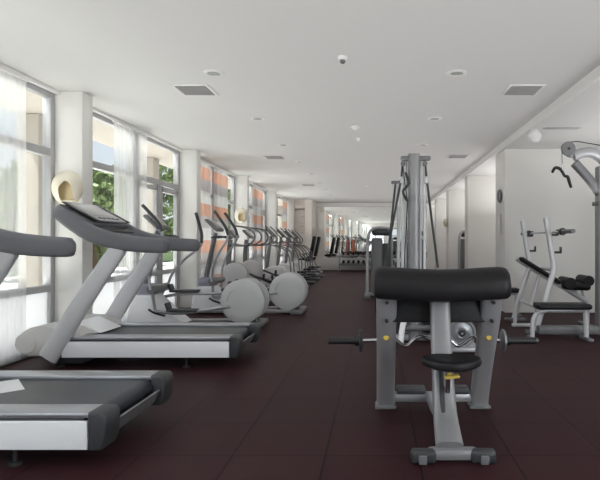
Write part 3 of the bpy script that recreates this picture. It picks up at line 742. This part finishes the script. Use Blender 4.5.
# ------------------------------------------------------------------ dumbbell rack by the mirror
rk = thing('dumbbell_rack', 'two tier dumbbell rack standing in front of the far mirror', 'rack', (-.35, 20.42, 0))
RW = 1.15
for sx in (-1, 1): obj('rack_end', MB().box((sx*RW,0,.35), (.06,.06,.70), bev=.01).box((sx*RW,-.0,.02), (.07,.50,.04), bev=.01), 'silver', rk)
for z in (.60, .26): obj('rack_tray', MB().box((0,-.02,z), (2*RW,.26,.03), rot=(.18,0,0), bev=.008).box((0,.19,z+.04), (2*RW,.12,.02), bev=.006).box((0,-.14,z-.01), (2*RW,.02,.035), bev=.006), 'mgrey', rk)
db0 = None
for tier, z in (('top', .615), ('lower', .275)):
    for k in range(11):
        x = -.35-RW+.16+k*.2
        if db0 is None:
            db0 = thing('dumbbell', '', 'dumbbell', (0,0,0), 0, None)
            obj('handle', MB().cyl((0,-.06,0), (0,.06,0), .015, seg=10), 'chrome', db0)
            for sy in (-1, 1): obj('weight_head', MB().lathe([(.001,sy*.05),(.045,sy*.05),(.054,sy*.06),(.054,sy*.10),(.045,sy*.11),(.001,sy*.11)], seg=16), 'rubber', db0)
            d = db0
        else: d = dup(db0, (0,0,0))
        d.location = (x, 20.40, z+.082); d.rotation_euler = (.18, 0, 0)
        d['label'] = 'black dumbbell lying in the row on the %s tier of the rack by the mirror' % tier
        d['group'] = 'dumbbells on the %s tier' % tier
# foam rolls standing behind the rack
for x, m_, l in ((-1.20, 'red', 'slim red roll standing upright on top of the dumbbell rack, left of the orange one'), (-.98, 'orange', 'slim orange roll standing upright on top of the dumbbell rack')):
    tag(obj('foam_roller', MB().lathe([(.02,0),(.030,.0),(.032,.02),(.032,.56),(.030,.60),(.02,.60)], axis='Z', seg=20), m_, loc=(x, 20.61, .655)), l, 'foam roller')

# ------------------------------------------------------------------ right side: benches
def flat_bench(L=.62):
    t = thing('flat_bench', '', 'weight bench', (0,0,0), 0, 'low flat benches with black pads')
    obj('pad', MB().box((0,0,.40), (L,.26,.065), bev=.028, seg=3), 'vinyl', t)
    obj('frame_beam', MB().box((0,0,.345), (L*1.02,.05,.045), bev=.012), 'silver', t)
    obj('front_leg', MB().tube([(-L*.30,0,.345),(-L*.46,0,.32),(-L*.55,0,.22),(-L*.56,0,.04)], .027, seg=12), 'light', t)
    obj('rear_leg', MB().tube([(L*.44,0,.345),(L*.46,0,.04)], .030, sub=1, seg=12), 'light', t)
    for x in (-L*.56, L*.46): obj('foot', MB().box((x,0,.02), (.07,.28,.04), bev=.012), 'mgrey', t)
    return t
fb = flat_bench(); fb.location = (2.17, 5.98, 0); fb['label'] = 'nearer flat bench with black pad in front of the incline bench'
dup(fb, (1.90, 7.95, 0), 'further flat bench with black pad, left behind the incline bench')
ib = thing('incline_press_bench', 'silver incline press bench with tall uprights and black pad', 'weight bench', (2.2, 6.95, 0))
for sy in (-1, 1):
    y = sy*.52
    u = obj('upright', MB().tube([(-.20,y,.0),(-.17,y,.12),(-.03,y,.60),(.03,y,.80),(.01,y,.98),(-.07,y,1.46)], .034, seg=14, flat=(.8,1.05)), 'light', ib)
    obj('bar_cradle', MB().box((.01,y,1.24), (.13,.05,.03), bev=.01).box((.075,y,1.27), (.02,.05,.08), bev=.006), 'black', u)
    obj('lower_cradle', MB().box((.06,y,1.02), (.12,.05,.03), bev=.01).box((.115,y,1.05), (.02,.05,.08), bev=.006), 'black', u)
    obj('floor_foot', MB().box((-.18,y,.02), (.30,.09,.04), bev=.012), 'mgrey', u)
obj('cross_tie', MB().cyl((-.12,-.52,.30), (-.12,.52,.30), .024).cyl((.03,-.52,.80), (.03,.52,.80), .024), 'light', ib)
obj('spine', MB().tube([(-.30,0,.93),(.06,0,.70),(.66,0,.34)], .036, sub=1, seg=12), 'light', ib)
obj('back_pad', MB().box((-.0,0,.765), (.64,.28,.055), rot=(0,.56,0), bev=.03, seg=3), 'vinyl', ib)
obj('seat_pad', MB().box((.48,0,.555), (.36,.34,.10), rot=(0,.05,0), bev=.045, seg=3), 'vinyl', ib)
obj('seat_bolster', MB().cyl((.38,-.17,.60), (.38,.17,.60), .075, seg=20).cyl((.63,-.15,.63), (.63,.15,.63), .07, seg=20), 'vinyl', ib)
obj('front_leg', MB().tube([(.66,0,.34),(.66,0,.04)], .034, sub=1).tube([(.60,0,.50),(.64,0,.34)], .024, sub=1).tube([(.5,0,.50),(.5,0,.44)], .03, sub=1), 'light', ib)
obj('front_foot', MB().box((.66,0,.02), (.08,.5,.04), bev=.012), 'mgrey', ib)
obj('rear_brace', MB().tube([(-.12,0,.82),(-.30,0,.30),(-.32,0,.04)], .024, sub=1).tube([(.02,0,.73),(-.10,0,.30)], .024, sub=1).box((-.18,0,.02), (.36,.08,.04), bev=.01), 'light', ib)
bb = thing('straight_barbell', 'bare straight barbell racked on the incline bench uprights', 'barbell', (2.232, 6.82, 1.275))
obj('shaft', MB().cyl((0,-.66,0), (0,.66,0), .0135), 'chrome', bb)
for sy in (-1, 1):
    obj('sleeve', MB().cyl((0,sy*.66,0), (0,sy*1.02,0), .026, seg=18), 'mgrey', bb)
    obj('collar', MB().cyl((0,sy*.655,0), (0,sy*.70,0), .045, seg=18), 'black', bb)

# ------------------------------------------------------------------ pulldown machine at the right edge
lp = thing('lat_pulldown_machine', 'tall grey pulldown machine cut by the right edge, curved arm and pulley', 'cable machine', (2.74, 6.25, 0))
obj('upright', MB().box((0.01,0,1.05), (.12,.14,2.06), bev=.025), 'column', lp)
obj('upright_collar', MB().box((0,0,1.62), (.145,.18,.05), bev=.012), 'mgrey', lp)
obj('top_arm', MB().tube([(-.33,0,2.20),(-.22,0,2.24),(-.10,0,2.24),(.02,0,2.17),(.14,0,2.02),(.40,0,1.92)], 1, seg=16, flat=(.05,.062)), 'silver', lp)
obj('diagonal_brace', MB().tube([(-.32,0,2.12),(-.14,0,1.92),(.02,0,1.70)], 1, seg=16, flat=(.05,.052)), 'mgrey', lp)
pul = obj('pulley_housing', MB().box((-.37,0,2.25), (.11,.07,.13), rot=(0,.4,0), bev=.03), 'silver', lp)
obj('pulley', MB().lathe([(.001,-.055),(.08,-.055),(.088,-.048),(.078,-.04),(.088,-.03),(.08,-.025),(.001,-.025)], c=(-.41,0,2.285), seg=36), 'mgrey', pul)
obj('axle', MB().cyl((-.41,-.07,2.285), (-.41,-.05,2.285), .016), 'black', pul)
obj('cable', MB().tube([(-.45,-.04,2.36),(-.30,-.04,2.375),(.6,-.04,2.22)], .006, seg=6, sub=1).tube([(-.49,-.04,2.30),(-.485,-.04,2.10)], .004, seg=6, sub=1), 'black', lp)
obj('rear_upright', MB().box((.95,0,1.1), (.12,.3,2.16), bev=.03), 'mgrey', lp)
obj('top_beam', MB().box((.68,0,1.93), (.60,.09,.10), bev=.02), 'silver', lp)
obj('base_platform', MB().box((.10,.0,.075), (1.75,.12,.10), bev=.02).box((.95,.0,.03), (.2,.6,.06), bev=.02), 'mgrey', lp)
obj('knee_pad', MB().cyl((.28,-.25,.68), (.28,.25,.68), .07, seg=20), 'vinyl', lp)
obj('knee_post', MB().box((.28,0,.38), (.06,.06,.60), bev=.012), 'silver', lp)
obj('seat', MB().box((.55,0,.50), (.34,.34,.08), bev=.03), 'vinyl', lp)
obj('seat_post', MB().box((.55,0,.27), (.07,.07,.42), bev=.012), 'silver', lp)
pg = thing('pulldown_grip', 'black wavy rubber grip bar hanging from the pulldown pulley', 'grip bar', (2.255, 6.21, 1.985))
obj('grip_bar', MB().tube([(-.13,-.03,.01),(-.09,-.01,.065),(-.035,0,.06),(.0,0,.02),(.03,0,-.03),(.065,0,-.04),(.09,.01,-.10),(.12,.03,-.17)], [.016,.02,.02,.017,.017,.02,.02,.016], seg=12), 'black', pg)
obj('grip_swivel', MB().cyl((-.0,0,.02), (-.0,0,.115), .014), 'chrome', pg)

# ------------------------------------------------------------------ light
w = bpy.data.worlds.new('sky'); S.world = w; w.use_nodes = True
N = w.node_tree.nodes; L = w.node_tree.links
bg = N['Background']
tc = N.new('ShaderNodeTexCoord'); sp = N.new('ShaderNodeSeparateXYZ'); L.new(tc.outputs['Generated'], sp.inputs[0])
cr = N.new('ShaderNodeValToRGB'); L.new(sp.outputs['Z'], cr.inputs[0])
e = cr.color_ramp.elements; e[0].position = 0; e[0].color = (.84,.88,.92,1); e[1].position = .5; e[1].color = (.62,.74,.90,1)
L.new(cr.outputs[0], bg.inputs[0]); bg.inputs[1].default_value = WORLD = 1.0
sun = bpy.data.lights.new('sun', 'SUN'); sun.energy = 9; sun.angle = .02; sun.color = (1,.97,.92)
so = bpy.data.objects.new('sun', sun); C.objects.link(so)
d = V((math.cos(math.radians(69)), .12, -math.sin(math.radians(69))))
so.rotation_euler = d.to_track_quat('-Z', 'Y').to_euler(); so.location = (-10, 5, 20)

def uplight(name, x, y, z, sx, sy, L):  # unseen area lamps added above eye level to brighten the ceilings
    l = bpy.data.lights.new(name, 'AREA'); l.shape = 'RECTANGLE'; l.size = sx; l.size_y = sy; l.energy = L*PI*sx*sy
    l.color = (1, .985, .97)
    o = bpy.data.objects.new(name, l); C.objects.link(o); o.location = (x, y, z); o.rotation_euler = (PI, 0, 0)
UL, WFILL, LOW = .36, 6.0, 5.0
uplight('indirect_light_main', -.4, 10, 1.70, 4.3, 21, UL*.92)
uplight('indirect_light_bay', 3.8, 3.6, 1.75, 2.6, 8.0, .85)
for y, d_ in ((10.3, 2.0), (13.45, 2.0), (16.6, 2.0), (19.7, 1.8)): uplight('indirect_light_recess', 3.8, y, 1.75, 2.6, d_, 2.3)

def rear_light(x0, x1, z0, z1, L):  # lamps added behind the camera to fill surfaces that face it
    l = bpy.data.lights.new('rear_window_daylight', 'AREA'); l.shape = 'RECTANGLE'; l.size = x1-x0; l.size_y = z1-z0; l.energy = L*PI*(x1-x0)*(z1-z0); l.color = (.96,.98,1)
    o = bpy.data.objects.new('rear_window_daylight', l); C.objects.link(o); o.location = ((x0+x1)/2, YF-.16, (z0+z1)/2); o.rotation_euler = (PI/2, 0, 0)
    return o
for k, (a, b) in enumerate(bays):  # unseen lamps added low outside, standing in for light off the terrace
    l = bpy.data.lights.new('terrace_bounce', 'AREA'); l.shape = 'RECTANGLE'; l.size = .5; l.size_y = b-a; l.energy = LOW*PI*.5*(b-a); l.color = (1,.98,.95)
    o = bpy.data.objects.new('terrace_bounce', l); C.objects.link(o); o.location = (-4.0, (a+b)/2, .28)
    o.rotation_euler = (0, math.radians(-140), 0)
r1 = rear_light(-3.2, -1.85, .4, 2.35, 1.8); r2 = rear_light(2.5, 5.2, .6, 2.3, 9.5)
for k, (a, b) in enumerate(bays):  # lamps added under the soffit, out of view, to strengthen the side light
    l = bpy.data.lights.new('window_daylight', 'AREA'); l.shape = 'RECTANGLE'; l.size = .26; l.size_y = b-a; l.energy = WFILL*(6.5 if k == 0 else 1)*PI*.26*(b-a); l.color = (.93,.97,1)
    o = bpy.data.objects.new('window_daylight', l); C.objects.link(o); o.location = (-3.78, (a+b)/2, 2.83)
    o.rotation_euler = (0, math.radians(-66), 0)

# ------------------------------------------------------------------ camera
cd = bpy.data.cameras.new('camera'); co = bpy.data.objects.new('camera', cd); C.objects.link(co); S.camera = co
co.location = (0, 0, 1.15); co.rotation_euler = (PI/2, 0, 0)
cd.sensor_fit = 'HORIZONTAL'; cd.sensor_width = 36; cd.lens = 36*510/600
cd.shift_x = -(377-300)/600; cd.shift_y = (242-240)/600
cd.clip_end = 300; cd.clip_start = .05
S.view_settings.view_transform = 'Standard'; S.view_settings.look = 'None'; S.view_settings.gamma = 1; S.view_settings.use_curve_mapping = False
S.view_settings.exposure = .14
S.cycles.use_denoising = True
S.cycles.max_bounces = 10; S.cycles.diffuse_bounces = 6; S.cycles.transparent_max_bounces = 12; S.cycles.glossy_bounces = 4
S.cycles.sample_clamp_indirect = 0
